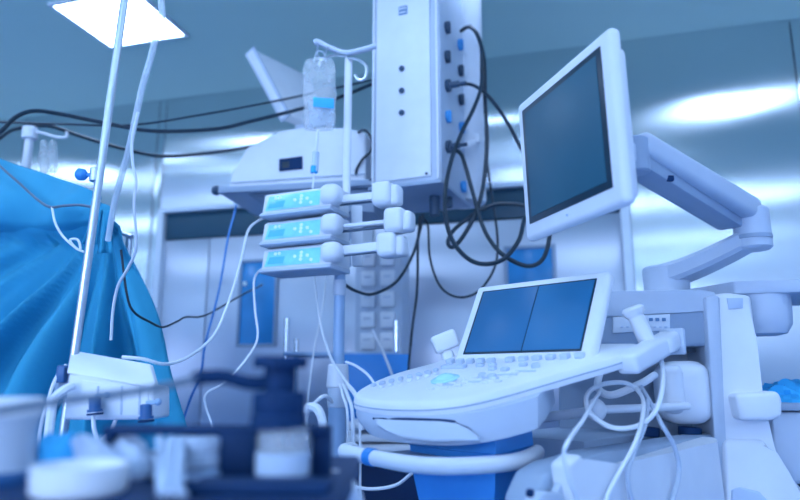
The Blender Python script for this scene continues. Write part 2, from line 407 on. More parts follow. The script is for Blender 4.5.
gprism('column_block', [(735, 394), (779, 391), (783, 400), (783, 417), (772, 421), (741, 421)], -.07, .14, M_white, .012)
gprism('column_foot', [(724, 440), (766, 440), (772, 455), (785, 476), (806, 490), (806, 720), (724, 720)], -.03, .2, M_white, .014)
gprism('column_grille', [(732, 490), (740, 487), (760, 492), (772, 505), (772, 520), (732, 520)], -.036, .02, M_key, .004)
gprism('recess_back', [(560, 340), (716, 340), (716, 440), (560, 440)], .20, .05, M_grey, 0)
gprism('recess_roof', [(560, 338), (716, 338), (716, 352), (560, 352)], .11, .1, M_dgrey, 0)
mo = MB(); c_ = gw(gp(682, 392, .06)); mo.box((0, 0, 0), (.135, .16, .17), .045, Matrix.Translation(c_) @ Matrix.Rotation(GY, 4, 'Z'), 4)
obj('docked_module', mo, M_white, us, None, True)
mo = MB(); c_ = gw(gp(672, 389, -.02)); mo.box((0, 0, 0), (.06, .05, .13), .024, Matrix.Translation(c_) @ Matrix.Rotation(GY, 4, 'Z'), 4)
obj('module_grip', mo, M_white, us, None, True)
for x in (648, 690): obj('module_foot', MB().cyl(gw(gp(x, 427, .03)), gw(gp(x, 436, .03)), .03), M_blackp, us, None, True)
lab = gprism('instruction_label', [(613, 317), (670, 314), (670, 330), (613, 333)], .003, .012, M_label, .001)
for k in range(3):
    p = gp(651 + k * 6.5, 319.5, .0); obj('label_mark', MB().box((0, 0, 0), (.010, .006, .009), .001, MG @ Matrix.Translation(p + V((0, .002, 0)))), M_print, lab, None, True)
b = MB()
for k in range(9):
    p = gp(622 + k * 5.5, 327, .0); b.box((0, 0, 0), (.007, .006, .004), .0005, MG @ Matrix.Translation(p + V((0, .002, 0))))
obj('label_text', b, M_key, lab, None, True)
# side shelf with round bowl below
zs = gp(770, 281, .05).z
sh = [gw(V((p[0], p[1], zs - .035))) for p in ((-.06, .30), (.075, .05), (.5, .02), (.5, .42), (-.06, .42))]
obj('side_shelf', MB().prism(sh, (0, 0, .037), .006), M_mid, us, None, True)
c_ = gw(V((gp(763, 310, .12).x, .12, 0))); zb = gp(763, 336, .12).z
obj('bowl', MB().lathe([(.03, 0), (.055, .006), (.07, .03), (.073, .06), (.073, zs - .034 - zb)], (c_.x, c_.y, zb), (0, 0, 1), 32), M_mid, us, None, True)
# monitor arm
pb = gw(V((gp(667, 290, .10).x, .10, 1.262)))
ztop = onpl(667, 267, pb, V((0, 1, 0))).z
obj('arm_post', MB().lathe([(.064, 0), (.064, ztop - 1.262 - .006), (.058, ztop - 1.262)], pb, (0, 0, 1), 32), M_mid, us, None, True)
J = at(753, 240, 1.70)
la = MB(); A0 = V((pb.x, pb.y, ztop - .028)); B0 = J + V((0, 0, .005))
n_ = 10; rings = []
dirv = (B0 - A0); side_ = V((0, 0, 1)).cross(dirv).normalized()
for k in range(n_ + 1):
    t = k / n_; c = A0 + dirv * t; c.z = A0.z + (B0.z - A0.z) * (t ** 1.35)
    hw = .058 - .016 * t; hh = .030 - .004 * t
    rings.append([c + side_ * hw * a_ + V((0, 0, hh * b_)) for a_, b_ in ((1, .6), (.8, 1), (-.8, 1), (-1, .6), (-1, -.6), (-.8, -1), (.8, -1), (1, -.6))])
la.loft(rings); obj('lower_arm', la, M_mid, us, None, True)
obj('arm_joint', MB().cyl(J + V((0, 0, -.028)), J + V((0, 0, .088)), .046, n=28), M_mid, us, None, True)
obj('joint_cap', MB().cyl(J + V((0, 0, .0)), J + V((0, 0, .012)), .048, n=28), M_grey, us, None, True)
UA, UB = at(632, 153, 1.43), at(749, 217, 1.71)
up_ = V((0, 0, 1))
obj('upper_arm', MB().bar(UA + V((0, 0, .018)), UB + V((0, 0, .012)), .085, .066, .02, up_, 4), M_mid, us, None, True)
obj('arm_channel', MB().bar(UA + V((0, 0, -.012)), UB + V((-.05, 0, -.006)), .068, .062, .008, up_, 2), M_grey, us, None, True)
cc = UA.lerp(UB, .26); obj('cable_clip', MB().box(cc + V((-.01, -.04, -.03)), (.018, .012, .014), .003), M_blackp, us, None, True)
obj('arm_pivot', MB().cyl(at(636, 157, 1.42) + V((0, 0, -.04)), at(636, 157, 1.42) + V((0, 0, .045)), .03), M_grey, us, None, True)
cc = at(697, 269, 1.82); obj('release_lever', MB().bar(cc + V((-.03, 0, -.004)), cc + V((.03, -.01, .006)), .02, .008, .003), M_blackp, us, None, True)
# monitor
MM = Matrix.Translation((.366, 1.373, 1.556)) @ Matrix.Rotation(radians(-75), 4, 'Z') @ Matrix.Rotation(radians(2.4), 4, 'X') @ Matrix.Rotation(radians(1.3), 4, 'Y')
mon = bpy.data.objects.new('monitor', None)
mb = MB(); mb.box((0, .015, 0), (.424, .030, .364), .014, None, 4)
mon = obj('monitor', mb, M_white, us); mon.matrix_local = wm(us).inverted() @ MM
obj('monitor_back', MB().box((-.004, .040, -.006), (.385, .030, .318), .014, None, 3).box((0, .075, 0), (.2, .03, .2), .01), M_white, mon)
obj('screen_bezel', MB().box((-.001, -.0005, .006), (.358, .003, .296), .001), M_bezel, mon)
obj('screen', MB().box((-.001, -.002, .007), (.326, .003, .266), .0005), M_screen, mon, 'dark teal screen')
obj('power_light', MB().sphere((0, -.001, -.158), .003), M_key, mon)
pb_ = MM @ V((0, .085, 0)); obj('monitor_mount', MB().bar(pb_, at(636, 157, 1.42), .05, .06, .012), M_mid, us, None, True)
# probe holders
HR = V((.268, .13, 1.132))
obj('probe_holder', MB().bar((.262, -.035, cz(0, -.035) - .022), (.268, .185, cz(0, .185) - .026), .05, .045, .010, V((0, 0, 1)), 3), M_white, us)
obj('probe_holder', MB().lathe([(.024, 0), (.029, .004), (.031, .034), (.029, .038), (.024, .038), (.023, .02)], (.266, .135, 1.098), (.0, -.15, 1)), M_white, us)
obj('holder_clip', MB().box((.268, .192, 1.128), (.06, .014, .062), .005), M_mid, us)
obj('probe_holder', MB().bar((-.235, -.02, 1.07), (-.29, -.0, 1.075), .05, .035, .01), M_white, us)
# cable hook bar under the console
ha, hb = at(596, 410, 1.52), at(688, 406, 1.72)
obj('cable_hook', MB().cyl(ha, hb, .010).sphere(ha, .024, (1, 1, 1.1)), M_white, us, None, True)
obj('cable_bracket', MB().bar(at(540, 418, 1.62), at(600, 410, 1.60), .03, .022, .006), M_mid, us, None, True)
h2 = at(632, 388, 1.62)
obj('cable_hook', MB().tube([at(600, 372, 1.66), at(598, 388, 1.6), at(612, 395, 1.57), at(640, 384, 1.58), at(655, 375, 1.62)], .009, 12), M_white, us, None, True)

# probes resting in the holders
pr = thing('ultrasound_probe', 'white ultrasound probe standing in the holder right of the touch panel', 'ultrasound probe', lw((.268, .135, 1.125)), YU, 'ultrasound probes')
d = V((-.10, -.02, 1)).normalized()
w0 = onpl(647, 341, lw((.268, .13, 0)), V((0, 1, 0))); w1 = onpl(631, 306, lw((.268, .13, 0)), V((0, 1, 0)))
ax = (w1 - w0); L_ = ax.length; ax.normalize()
obj('grip', MB().lathe([(.016, -.03), (.019, 0), (.0195, L_ * .35), (.018, L_ * .6), (.019, L_ * .7)], w0, ax), M_white, pr, None, True)
obj('probe_head', MB().lathe([(.0195, L_ * .7), (.025, L_ * .78), (.0265, L_ * .9), (.022, L_ * .97), (.012, L_)], w0, ax), M_white, pr, None, True)
cb = [w0 - ax * .03, at(659, 352, 1.52), at(663, 378, 1.47), at(657, 408, 1.44), at(640, 425, 1.43), at(614, 428, 1.42), at(593, 416, 1.43), at(586, 402, 1.46), at(590, 391, 1.5), at(604, 384, 1.53), at(625, 383, 1.55), at(640, 391, 1.55)]
obj('probe_cable', MB().tube(cb, .0055, 10), M_tube, pr, None, True)
pl = thing('ultrasound_probe', 'white square-headed ultrasound probe standing behind the left end of the console', 'ultrasound probe', lw((-.27, .0, 1.08)), YU, 'ultrasound probes')
q0, q1 = at(450, 367, 1.80), at(444, 336, 1.80)
a2 = (q1 - q0).normalized()
obj('grip', MB().bar(q0 - a2 * .02, q0.lerp(q1, .55), .035, .045, .012, V((0, 1, 0)), 3), M_white, pl, None, True)
hd = q0.lerp(q1, .82); obj('probe_head', MB().box((0, 0, 0), (.072, .05, .05), .010, Matrix.Translation(hd) @ Matrix.Rotation(radians(-22), 4, 'Y'), 3), M_white, pl, None, True)
def ys(x, y, u=.283): return (x, y, lw(onside(x, y, u)).y)
cable('probe_cable', [(600, 392, 1.50), (592, 404, 1.42), (583, 420, 1.34), ys(569, 440), ys(564, 455), ys(568, 478), ys(577, 500), ys(582, 540)], .0043, M_tube, 'pale probe cable hanging nearest the console, left of the other loose ends', 'cable', 'probe cables')
cable('probe_cable', [(636, 388, 1.55), (643, 400, 1.48), (642, 420, 1.42), ys(634, 445), ys(618, 475), ys(606, 500), ys(600, 540)], .0046, M_tube, 'pale probe cable slanting down to the left across the white side cover', 'cable', 'probe cables')
cable('probe_cable', [(648, 400, 1.50), (645, 425, 1.43), ys(634, 452), ys(628, 470), ys(629, 490), ys(636, 515), ys(640, 545)], .0050, M_mid, 'greyish probe cable hanging almost straight between the two white ones', 'cable', 'probe cables')
cable('probe_cable', [(640, 385, 1.58), (650, 402, 1.50), (662, 425, 1.46), ys(674, 446), ys(679, 470), ys(674, 495), ys(664, 520)], .0052, M_mid, 'rightmost probe cable, bowing outwards over the white side cover', 'cable', 'probe cables')

# side bin and crumpled blue cloth right of the column
bn = thing('side_bin', 'grey rounded bin beside the ultrasound column at the right edge', 'bin', (gw((.33, .22, 0)).x, gw((.33, .22, 0)).y, 0), GY)
bx0 = gp(764, 420, .14).x; zt = gp(790, 409, .1).z; zl = gp(780, 484, .1).z
bw = .34
prof = [(bx0 + .03, zl), (bx0 + .006, zl + .05), (bx0, zl + .11), (bx0 + .01, zt - .03), (bx0 + .012, zt - .008), (bx0 + bw, zt - .008), (bx0 + bw, zl)]
obj('bin_body', MB().prism([gw((x, .10, z)) for x, z in prof], GN * .24, .012, 3), M_mid, bn, None, True)
obj('bin_rim', MB().box((bx0 + bw / 2, .22, zt + .006), (bw + .01, .26, .022), .006, MG), M_grey, bn, None, True)
obj('bin_stand', MB().box((bx0 + bw / 2 + .03, .22, zl / 2), (bw - .08, .2, zl), .01, MG), M_dgrey, bn, None, True)
cl = MB(); cc = gw((bx0 + .10, .2, zt + .017))
cl.sphere((0, 0, 0), 1, (1, 1, 1), 40)
for v in cl.bm.verts:
    p = v.co.copy(); k = 1 + .16 * sin(7 * p.x + 3 * p.y) * cos(6 * p.y + 5 * p.z) + .1 * sin(17 * p.x + 11 * p.z)
    v.co = V((cc.x + p.x * .145 * k, cc.y + p.y * .08 * k, cc.z + max(p.z, -.02) * .055 * k + (0 if p.z < 0 else 0) ))
single('crumpled_cloth', cl, M_cloth, 'crumpled bright blue cloth lying on the grey bin at the right edge', 'cloth')

# ------------------------------------------------------------------ ceiling pendant tower
TY = radians(-22); TX = V((cos(TY), sin(TY), 0)); TNv = V((-sin(TY), cos(TY), 0))
tA = at(371, 187, 2.52)
tw = thing('pendant_tower', 'tall white medical supply tower hanging from the ceiling with sockets on its sides', 'medical tower', (tA.x, tA.y, tA.z), TY)
MT = Matrix.Translation((tA.x, tA.y, 0)) @ Matrix.Rotation(TY, 4, 'Z')
def tf(x, y, d=0):
    p = onpl(x, y, V((tA.x, tA.y, 0)) + TNv * d, TNv) - V((tA.x, tA.y, 0)); return V((p.dot(TX), d, p.z))
TWd = tf(442, 178).x; TZ0 = tA.z - .005; TD = .34
def tsd(x, y):
    o = V((tA.x, tA.y, 0)); p = onpl(x, y, o + TX * TWd, TX) - o; return V((TWd, p.dot(TNv), p.z))
def tobj(name, mb, m, label=None, parent=None):
    bmesh.ops.transform(mb.bm, matrix=MT, verts=mb.bm.verts); return obj(name, mb, m, parent or tw, label, True)
tobj('cabinet', MB().box((TWd / 2, TD / 2, (TZ0 + H) / 2), (TWd, TD, H - TZ0 - .002), .008), M_mid)
xa, xb = tf(377, 100).x, tf(431, 100).x
tobj('front_panel', MB().box(((xa + xb) / 2, -.004, (TZ0 + .02 + 2.98) / 2), (xb - xa, .012, 2.98 - TZ0 - .02), .003), M_warmw)
for xx in (tf(374, 100).x, tf(438, 100).x): tobj('corner_rail', MB().box((xx, -.004, (TZ0 + H) / 2), (.012, .014, H - TZ0 - .01), .004), M_white)
tobj('bottom_plate', MB().box((TWd / 2, TD / 2 + .02, TZ0 - .008), (TWd + .01, TD + .08, .016), .004), M_grey)
for x, y in ((402, 69), (402, 91), (402, 113)):
    p = tf(x, y, -.01); s_ = tobj('socket', MB().cyl(p, p + V((0, -.008, 0)), .012), M_sock)
p = tf(403, 10.5, -.01); pp = tobj('label_plate', MB().box(p, (.038, .006, .04), .002), M_print)
b = MB()
for k in range(3): b.box(p + V(((k - 1) * .011, -.004, .008)), (.007, .002, .012), .0005)
b.box(p + V((0, -.004, -.01)), (.03, .002, .006), .0005)
tobj('label_print', b, M_label, None, pp)
for x, y in ((427, 174), (371, 180)):
    p = tf(x, y, -.003); tobj('screw', MB().cyl(p, p + V((0, -.008, 0)), .006), M_sock)
for i, (x, y, m) in enumerate(((446, 28, M_sock), (446, 57, M_sock), (446.5, 86, M_sock), (447, 117, M_sockb), (447, 147, M_sock), (459, 45, M_sockb), (459.5, 71, M_sock), (460, 100, M_sock), (460.5, 128, M_sockb), (462, 187, M_sockb))):
    p = tsd(x, y)
    o = MB().cyl(p, p + V((.012, 0, 0)), .026, n=20)
    o.box(p + V((.014, 0, .0)), (.012, .02, .05), .004, None)
    tobj('gas_outlet', o, m)
    if i in (2, 4): tobj('plug', MB().cyl(p + V((.012, 0, 0)), p + V((.055, 0, 0)), .013).cyl(p + V((.05, 0, 0)), p + V((.085, 0, 0)), .008), M_sock)
tobj('rear_cover', MB().lathe([(.001, 0), (.095, .004), (.10, .02), (.10, 2.93 - TZ0), (.09, 2.94 - TZ0)], (TWd - .035, TD + .09, TZ0 + .01), (0, 0, 1), 36), M_white)
tobj('suspension_column', MB().cyl((TWd * .35, TD * .7, H - .1), (TWd * .35, TD * .7, H + .0), .16, n=32), M_white)
r0, r1 = V((TWd + .02, .16, tsd(462, 157).z)), V((TWd + .10, .36, tsd(478, 155).z))
tobj('side_rail', MB().bar(r0, r1, .012, .022, .003).box(r0.lerp(r1, .6) + V((0, 0, .012)), (.03, .03, .04), .005), M_white)
tobj('cable_gland', MB().cyl((TWd * .72, .16, TZ0 - .10), (TWd * .72, .16, TZ0), .022).cyl((TWd * .88, .2, TZ0 - .06), (TWd * .88, .2, TZ0), .016), M_sock)
# equipment shelf carried by the tower, left side
sL = at(217, 190, 2.72); sR = at(372, 178, 2.60)
sd = (sR - sL); sd.z = 0; sd.normalize(); sn = V((-sd.y, sd.x, 0)); SZ = 1.90
sz0 = at(217, 190, 2.72).z
SA = V((sL.x, sL.y, sz0))
slen = (V((sR.x, sR.y, sz0)) - SA).length
MS = Matrix((sd, sn, V((0, 0, 1)))).transposed().to_4x4(); MS.translation = SA
obj('shelf_board', MB().box((slen / 2, .22, 0), (slen, .44, .022), .006, MS), M_mid, tw, None, True)
obj('shelf_edge_rail', MB().bar(MS @ V((.01, -.012, -.006)), MS @ V((slen, -.012, -.006)), .014, .028, .004), M_grey, tw, None, True)
obj('shelf_bracket', MB().prism([MS @ V(p) for p in ((.12, .05, -.012), (slen, .05, -.012), (slen, .05, -.12), (slen * .75, .05, -.10))], sn * .3, .004), M_grey, tw, None, True)
obj('shelf_bumper', MB().sphere(MS @ V((0, -.005, -.004)), .022), M_sock, tw, None, True)

# ventilator-like white unit on the shelf
SH = SZ
def sp(x, y, d=0):
    o = SA + sn * d; p = onpl(x, y, o, sn) - SA; return MS @ V((p.dot(sd), d, p.z))
vt = thing('anaesthesia_unit', 'white slope-sided device with a black display window on the tower shelf', 'medical device', sp(290, 186, .15))
vt.location.z = sz0 + .011
outl = [(229, 187), (231, 174), (247, 147), (272, 138), (277, 131), (302, 127), (345, 128), (366, 132), (366, 178)]
pts = [sp(x, y, .03) for x, y in outl]
for i in (0, 8): pts[i].z = sz0 + .012
obj('housing', MB().prism(pts, sn * .3, .010, 3), M_warmw, vt, None, True)
dw = obj('display_window', MB().prism([sp(x, y, .022) for x, y in ((279, 159), (302, 156), (302, 168.5), (279, 171))], sn * .012, .001), M_blackp, vt, 'black display window', True)
obj('readout', MB().prism([sp(x, y, .020) for x, y in ((282, 162), (289, 161), (289, 167), (282, 168))], sn * .006, .0005), M_bezel, dw, None, True)
obj('seam_strip', MB().bar(sp(231, 183, .024), sp(366, 174, .024), .006, .004, .001), M_grey, vt, None, True)
# tilted panel behind
def tp_(x, y, Y): return at(x, y, Y)
tm = thing('tilted_monitor', 'white monitor seen edge-on, leaning back above the slope-sided device', 'monitor', at(285, 128, 2.92))
face = [tp_(246, 54, 2.90), tp_(266, 57, 2.98), tp_(299, 68, 3.18), tp_(304, 76, 3.2), tp_(304, 112, 3.15), tp_(277, 113, 2.96), tp_(272, 112, 2.92)]
pn = MB()
e0, e1_ = tp_(247, 55, 2.84), tp_(282, 121, 2.84)
dn = (e1_ - e0).normalized(); back = V((.62, .78, 0)).normalized()
nn = dn.cross(back).normalized()
Mq = Matrix((back, nn, -dn)).transposed().to_4x4(); Mq.translation = e0.lerp(e1_, .5)
ln = (e1_ - e0).length
pn.box((.17, .025, 0), (.36, .05, ln), .012, Mq, 3); obj('shell', pn, M_warmw, tm, None, True)
obj('rim', MB().box((.0, .026, 0), (.012, .066, ln + .01), .004, Mq), M_mid, tm, None, True)
obj('face', MB().box((.19, .0, 0), (.30, .004, ln - .05), .001, Mq), M_screen, tm, None, True)
obj('stand', MB().bar(V((e1_.x + .08, e1_.y + .1, e1_.z + .03)), V((e1_.x + .09, e1_.y + .1, sp(290, 129, .2).z)), .07, .07, .01, V((1, 0, 0))), M_mid, tm, None, True)

# ------------------------------------------------------------------ drip pole with bag and pumps
PX = at(340, 270, 2.2).x; PY = 2.2
ip = thing('drip_pole', 'white and blue-grey drip pole with hooks carrying the three pumps', 'drip pole', (PX, PY, 0))
def pz(y): return at(340, y, PY).z
for nm, y0, y1, r_, m in (('upper_tube', 59, 195, .0145, M_warmw), ('middle_tube', 192, 372, .0195, M_poleb), ('lower_tube', 368, 560, .031, M_poleb)):
    obj(nm, MB().cyl((PX + (.018 if nm == 'upper_tube' else 0), PY, pz(y1)), (PX + (.018 if nm == 'upper_tube' else 0), PY, pz(y0)), r_, n=24), m, ip, None, True)
obj('lower_tube_foot', MB().cyl((PX, PY, .1), (PX, PY, pz(555)), .031), M_poleb, ip, None, True)
obj('collar', MB().cyl((PX, PY, pz(388)), (PX, PY, pz(364)), .038, .034), M_white, ip, 'white plastic collar', True)
obj('sleeve', MB().cyl((PX, PY, pz(408)), (PX, PY, pz(384)), .034), M_mid, ip, None, True)
obj('joint_band', MB().cyl((PX, PY, pz(296)), (PX, PY, pz(280)), .022), M_mid, ip, None, True)
b = MB()
for k in range(5): b.bar((PX, PY, .09), (PX + .2 * cos(k * 1.2566), PY + .2 * sin(k * 1.2566), .07), .04, .03, .008)
obj('star_base', b, M_grey, ip, None, True)
for k in range(5):
    c = V((PX + .19 * cos(k * 1.2566), PY + .19 * sin(k * 1.2566), 0)); obj('caster', MB().cyl(c + V((-.012, 0, .03)), c + V((.012, 0, .03)), .03), M_dgrey, ip, None, True)
obj('hook_bar', MB().tube([at(314, 43, 2.2), at(318, 42, 2.2), at(330, 48, 2.2), at(346, 53, 2.2), at(362, 50, 2.2), at(376, 46, 2.2)], .011, 10), M_mid, ip, None, True)
obj('hook', MB().tube([at(318, 45, 2.2), at(317, 54, 2.18), at(321, 58, 2.17), at(325, 54, 2.17), at(327, 48, 2.19)], .004, 8), M_steel, ip, None, True)
obj('hook', MB().tube([at(346, 59, 2.2), at(356, 59, 2.16), at(366, 66, 2.12), at(365, 78, 2.1), at(359, 80, 2.1), at(355, 75, 2.1)], .006, 8), M_steel, ip, None, True)
obj('hook', MB().tube([at(346, 56, 2.2), at(334, 55, 2.16), at(322, 60, 2.12), at(319, 66, 2.12)], .006, 8), M_steel, ip, None, True)
obj('rack_plate', MB().prism([at(x, y, 2.24) for x, y in ((351, 205), (362, 205), (363, 266), (352, 266))], (0, .02, 0), .004), M_white, ip, None, True)
# bag
bg = thing('infusion_bag', 'clear infusion bag with a blue label hanging from the drip pole', 'infusion bag', at(319, 98, 2.13))
def bf(u, v):
    x = 301.5 + 34 * v + (1.5 if v < .5 else -1) * sin(pi * u); y = 62 + 70 * u
    return x, y
b = MB(); rings = []
nz_ = 14
for i in range(nz_ + 1):
    u = i / nz_; y = 60 + 70 * u; w_ = 17.5 - 3.0 * (abs(2 * u - 1) ** 6) + .6 * sin(u * 16); th = .008 + .020 * sin(pi * min(1, u * .9 + .1)) ** .7
    c = at(319.5, y, 2.13); k = w_ * 2.15 / 640
    rings.append([c + V((k * cos(a_) * abs(cos(a_)) ** -.3 if abs(cos(a_)) > .01 else 0, th * sin(a_) * (1 + .25 * sin(9 * u + 3 * a_)), 0)) for a_ in [2 * pi * j / 20 for j in range(20)]])
b.loft(rings); obj('bag', b, M_clear, bg, None, True, 60)
obj('fluid', MB().prism([at(x, y, 2.122) for x, y in ((308, 100), (333, 103), (334, 124), (309, 127))], (0, .014, 0), .004), M_frost, bg, None, True)
obj('bag_label', MB().prism([at(x, y, 2.098) for x, y in ((313, 97), (334, 98.5), (334, 108.5), (313, 106.5))], (0, .002, 0), .0005), M_bagl, bg, 'bright blue label', True)
obj('hanging_loop', MB().tube([at(314, 62, 2.13), at(317, 52, 2.16), at(324, 53, 2.16), at(326, 62, 2.13)], .003, 8), M_frost, bg, None, True)
obj('drip_chamber', MB().cyl(at(315, 172, 2.12), at(316, 152, 2.12), .011, .012), M_frost, bg, None, True)
obj('chamber_cap', MB().cyl(at(314, 173, 2.12), at(314.5, 166, 2.12), .0125), M_bagl, bg, 'blue chamber end', True)
obj('drip_tube', MB().tube([at(318, 130, 2.13), at(317, 140, 2.12), at(316, 152, 2.12)], .005), M_tube, bg, None, True)
obj('drip_line', MB().tube([at(314, 173, 2.12), at(313, 185, 2.12), at(312, 196, 2.12)], .003), M_tube, bg, None, True)
# pumps
PYAW = radians(-24)
def pump(dx, py, headx, heady, label, shaft):
    c = at(306 + dx, py, 2.10)
    t = thing('syringe_pump', label, 'syringe pump', c, PYAW, 'syringe pumps on the drip pole')
    # local x along the pump, y away from the viewer
    prof = [(-.052, -.036), (-.040, .030), (-.022, .040), (.075, .040), (.075, -.046), (-.045, -.046)]
    obj('housing', MB().prism([(-.143, y, z) for y, z in prof], (.270, 0, 0), .008, 3), M_white, t)
    obj('base_lip', MB().prism([(-.147, y, z) for y, z in ((-.062, -.046), (-.056, -.034), (.075, -.034), (.075, -.05), (-.05, -.05))], (.276, 0, 0), .004), M_mid, t)
    def fy(z): return -.052 + (z + .036) * (.012 / .066) - .001
    s = obj('display', MB().prism([(-.128, fy(-.028), -.028), (.084, fy(-.028), -.028), (.084, fy(.024), .024), (-.120, fy(.024), .024)], (0, -.002, 0), .0006), M_lcd, t, 'glowing cyan front')
    obj('readout', MB().prism([(-.118, fy(-.02) - .002, -.020), (-.055, fy(-.02) - .002, -.020), (-.052, fy(.008) - .002, .004), (-.112, fy(.008) - .002, .004)], (0, -.0015, 0), .0005), M_lcd2, s)
    for kx, kz in ((-.012, .0), (.012, .012), (.012, -.012), (.036, .0), (.052, -.016), (-.09, .014), (-.075, .015), (.012, .0)):
        obj('key', MB().cyl((kx, fy(kz) - .001, kz), (kx, fy(kz) - .005, kz), .0055, n=10), M_lcdw, s)
    obj('barrel_clamp', MB().box((.122, -.037, .004), (.068, .07, .068), .024, None, 4), M_white, t)
    obj('clamp_arm', MB().box((.10, .078, -.0), (.05, .03, .05), .008), M_mid, t)
    Mi = wm(t).inverted()
    nY = V((-sin(PYAW), cos(PYAW), 0)); hc = onpl(headx, heady, c - nY * .012, nY); hl = Mi @ hc
    st = V((.12, hl.y, hl.z * .75)); en = hl
    obj('plunger_rail', MB().bar(st, en, .022, shaft, .005), M_white, t)
    obj('plunger_rod', MB().cyl(st + V((0, .022, -.01)), en + V((0, .022, -.01)), .005), M_dgrey, t)
    obj('plunger_head', MB().box(hl, (.066, .07, .08), .018, None, 3).box(hl + V((.03, .01, -.004)), (.05, .055, .066), .014, None, 3), M_white, t)
pump(0, 203, 384, 195, 'topmost of the three white syringe pumps stacked on the drip pole', .026)
pump(0, 231.5, 396, 221, 'middle one of the three white syringe pumps, its plunger pulled furthest right', .014)
pump(0, 258.5, 389, 245.5, 'lowest of the three white syringe pumps stacked on the drip pole', .030)

# ------------------------------------------------------------------ black and white cables
cable('tower_hose', [(-30, 152, 2.2), (0, 132, 2.25), (16, 117, 2.3), (34, 111, 2.35), (60, 114, 2.4), (100, 122, 2.45), (152, 131, 2.5), (215, 129, 2.55), (252, 121, 2.6), (300, 109, 2.65), (340, 97, 2.68), (372, 84, 2.7)], .0085, M_rub, 'uppermost thick black cable sweeping from the left edge to the tower', 'cable', 'black cables along the wall')
cable('tower_hose', [(-30, 160, 2.62), (0, 138, 2.66), (16, 129, 2.7), (48, 126, 2.75), (80, 136, 2.8), (120, 148, 2.88), (160, 156, 2.96), (200, 154, 3.05), (244, 148, 3.18), (275, 140, 3.24), (300, 135, 3.28)], .0085, M_rub, 'lowest thick black cable dipping across the metal wall behind the drape', 'cable', 'black cables along the wall')
cable('tower_hose', [(-30, 120, 2.5), (0, 122, 2.5), (60, 124, 2.55), (132, 125, 2.6), (200, 115, 2.7), (250, 106, 2.75), (300, 96, 2.8), (345, 86, 2.75), (372, 80, 2.72)], .005, M_rub, 'thin dark cable running nearly straight between the two thick ones', 'cable', 'black cables along the wall')
BL = 'black cables on the tower'
cable('tower_cable', [(461, 31, 2.6), (468, 27, 2.55), (475, 31, 2.5), (481, 46, 2.47), (482, 66, 2.45), (481, 88, 2.44), (473, 110, 2.42), (462, 132, 2.40), (452, 158, 2.38), (446, 185, 2.36), (445, 210, 2.35), (449, 232, 2.34), (458, 249, 2.33), (472, 261, 2.32), (488, 264, 2.31), (505, 258, 2.31), (519, 240, 2.32), (524, 221, 2.36), (529, 211, 2.42)], .0085, M_rub, 'thick black cable arching over the tower top and looping low behind the monitor', 'cable', BL)
cable('tower_cable', [(448, 148, 2.54), (460, 153, 2.5), (466, 168, 2.46), (472, 190, 2.44), (482, 224, 2.42), (492, 243, 2.4), (506, 257, 2.38), (527, 266, 2.37), (542, 260, 2.37), (549, 240, 2.38), (550, 215, 2.42)], .0085, M_rub, 'black cable from the lower plug ending in the loop under the monitor corner', 'cable', BL)
cable('tower_cable', [(470, 26, 2.58), (478, 36, 2.52), (484, 60, 2.50), (485, 100, 2.49), (487, 140, 2.48), (484, 180, 2.46), (477, 210, 2.45), (464, 235, 2.44), (453, 247, 2.44), (448, 242, 2.44), (454, 230, 2.45), (474, 214, 2.47), (494, 205, 2.48), (510, 204, 2.47), (524, 206, 2.45), (529, 211, 2.42)], .0085, M_rub, 'black cable falling straight down the tower edge into the small tight loop', 'cable', BL)
cable('tower_cable', [(450, 86, 2.55), (468, 84, 2.5), (480, 89, 2.46), (490, 98, 2.44), (500, 111, 2.44), (510, 127, 2.46), (522, 150, 2.48), (540, 180, 2.46), (551, 203, 2.43), (551, 215, 2.42)], .0075, M_rub, 'black cable from the upper plug bending down behind the monitor', 'cable', BL)
cable('tower_cable', [(423, 218, 2.65), (428, 226, 2.65), (430, 258, 2.64), (440, 286, 2.63), (457, 297, 2.62), (476, 293, 2.62), (490, 277, 2.62), (497, 258, 2.63), (497, 232, 2.64), (491, 190, 2.66), (486, 150, 2.68), (486, 110, 2.68)], .0052, M_rub, 'thin dark cable making the wide loop below the tower', 'cable', BL)
cable('tower_cable', [(423, 214, 2.64), (421, 226, 2.64), (413, 254, 2.6), (397, 281, 2.5), (373, 294, 2.42), (356, 291, 2.34), (345, 285, 2.26)], .0062, M_rub, 'dark cable swinging from under the tower left to the drip pole', 'cable', BL)
cable('tower_cable', [(420, 216, 2.68), (418, 240, 2.68), (417, 290, 2.7), (412, 330, 2.72), (408, 380, 2.74), (407, 450, 2.76)], .0055, M_rub, 'dark cable hanging straight down behind the console', 'cable', BL)
cable('device_cable', [(352, 140, 2.75), (362, 130, 2.6), (370, 136, 2.58), (371, 150, 2.6), (362, 160, 2.62), (356, 172, 2.64), (360, 182, 2.66)], .006, M_rub, 'short dark cable curled beside the white upper tube of the drip pole')
WT = 'thin white infusion lines'
cable('infusion_line', [(268, 217, 2.25), (258, 221, 2.2), (248, 231, 2.15), (241, 260, 2.05), (232, 292, 1.95), (217, 330, 1.85), (200, 349, 1.75), (180, 361, 1.65), (163, 364, 1.55), (143, 359, 1.5), (122, 357, 1.49)], .0042, M_tube, 'white line from the top pump curving down to the white box', 'infusion line', WT)
cable('infusion_line', [(267, 268, 2.24), (259, 271, 2.2), (254, 282, 2.15), (255, 310, 2.1), (257, 340, 2.05), (240, 367, 2.0), (222, 384, 1.95), (206, 394, 1.9), (206, 408, 1.9), (212, 428, 1.9), (214, 470, 1.9)], .0036, M_tube, 'white line hanging from the lowest pump past the black clamp', 'infusion line', WT)
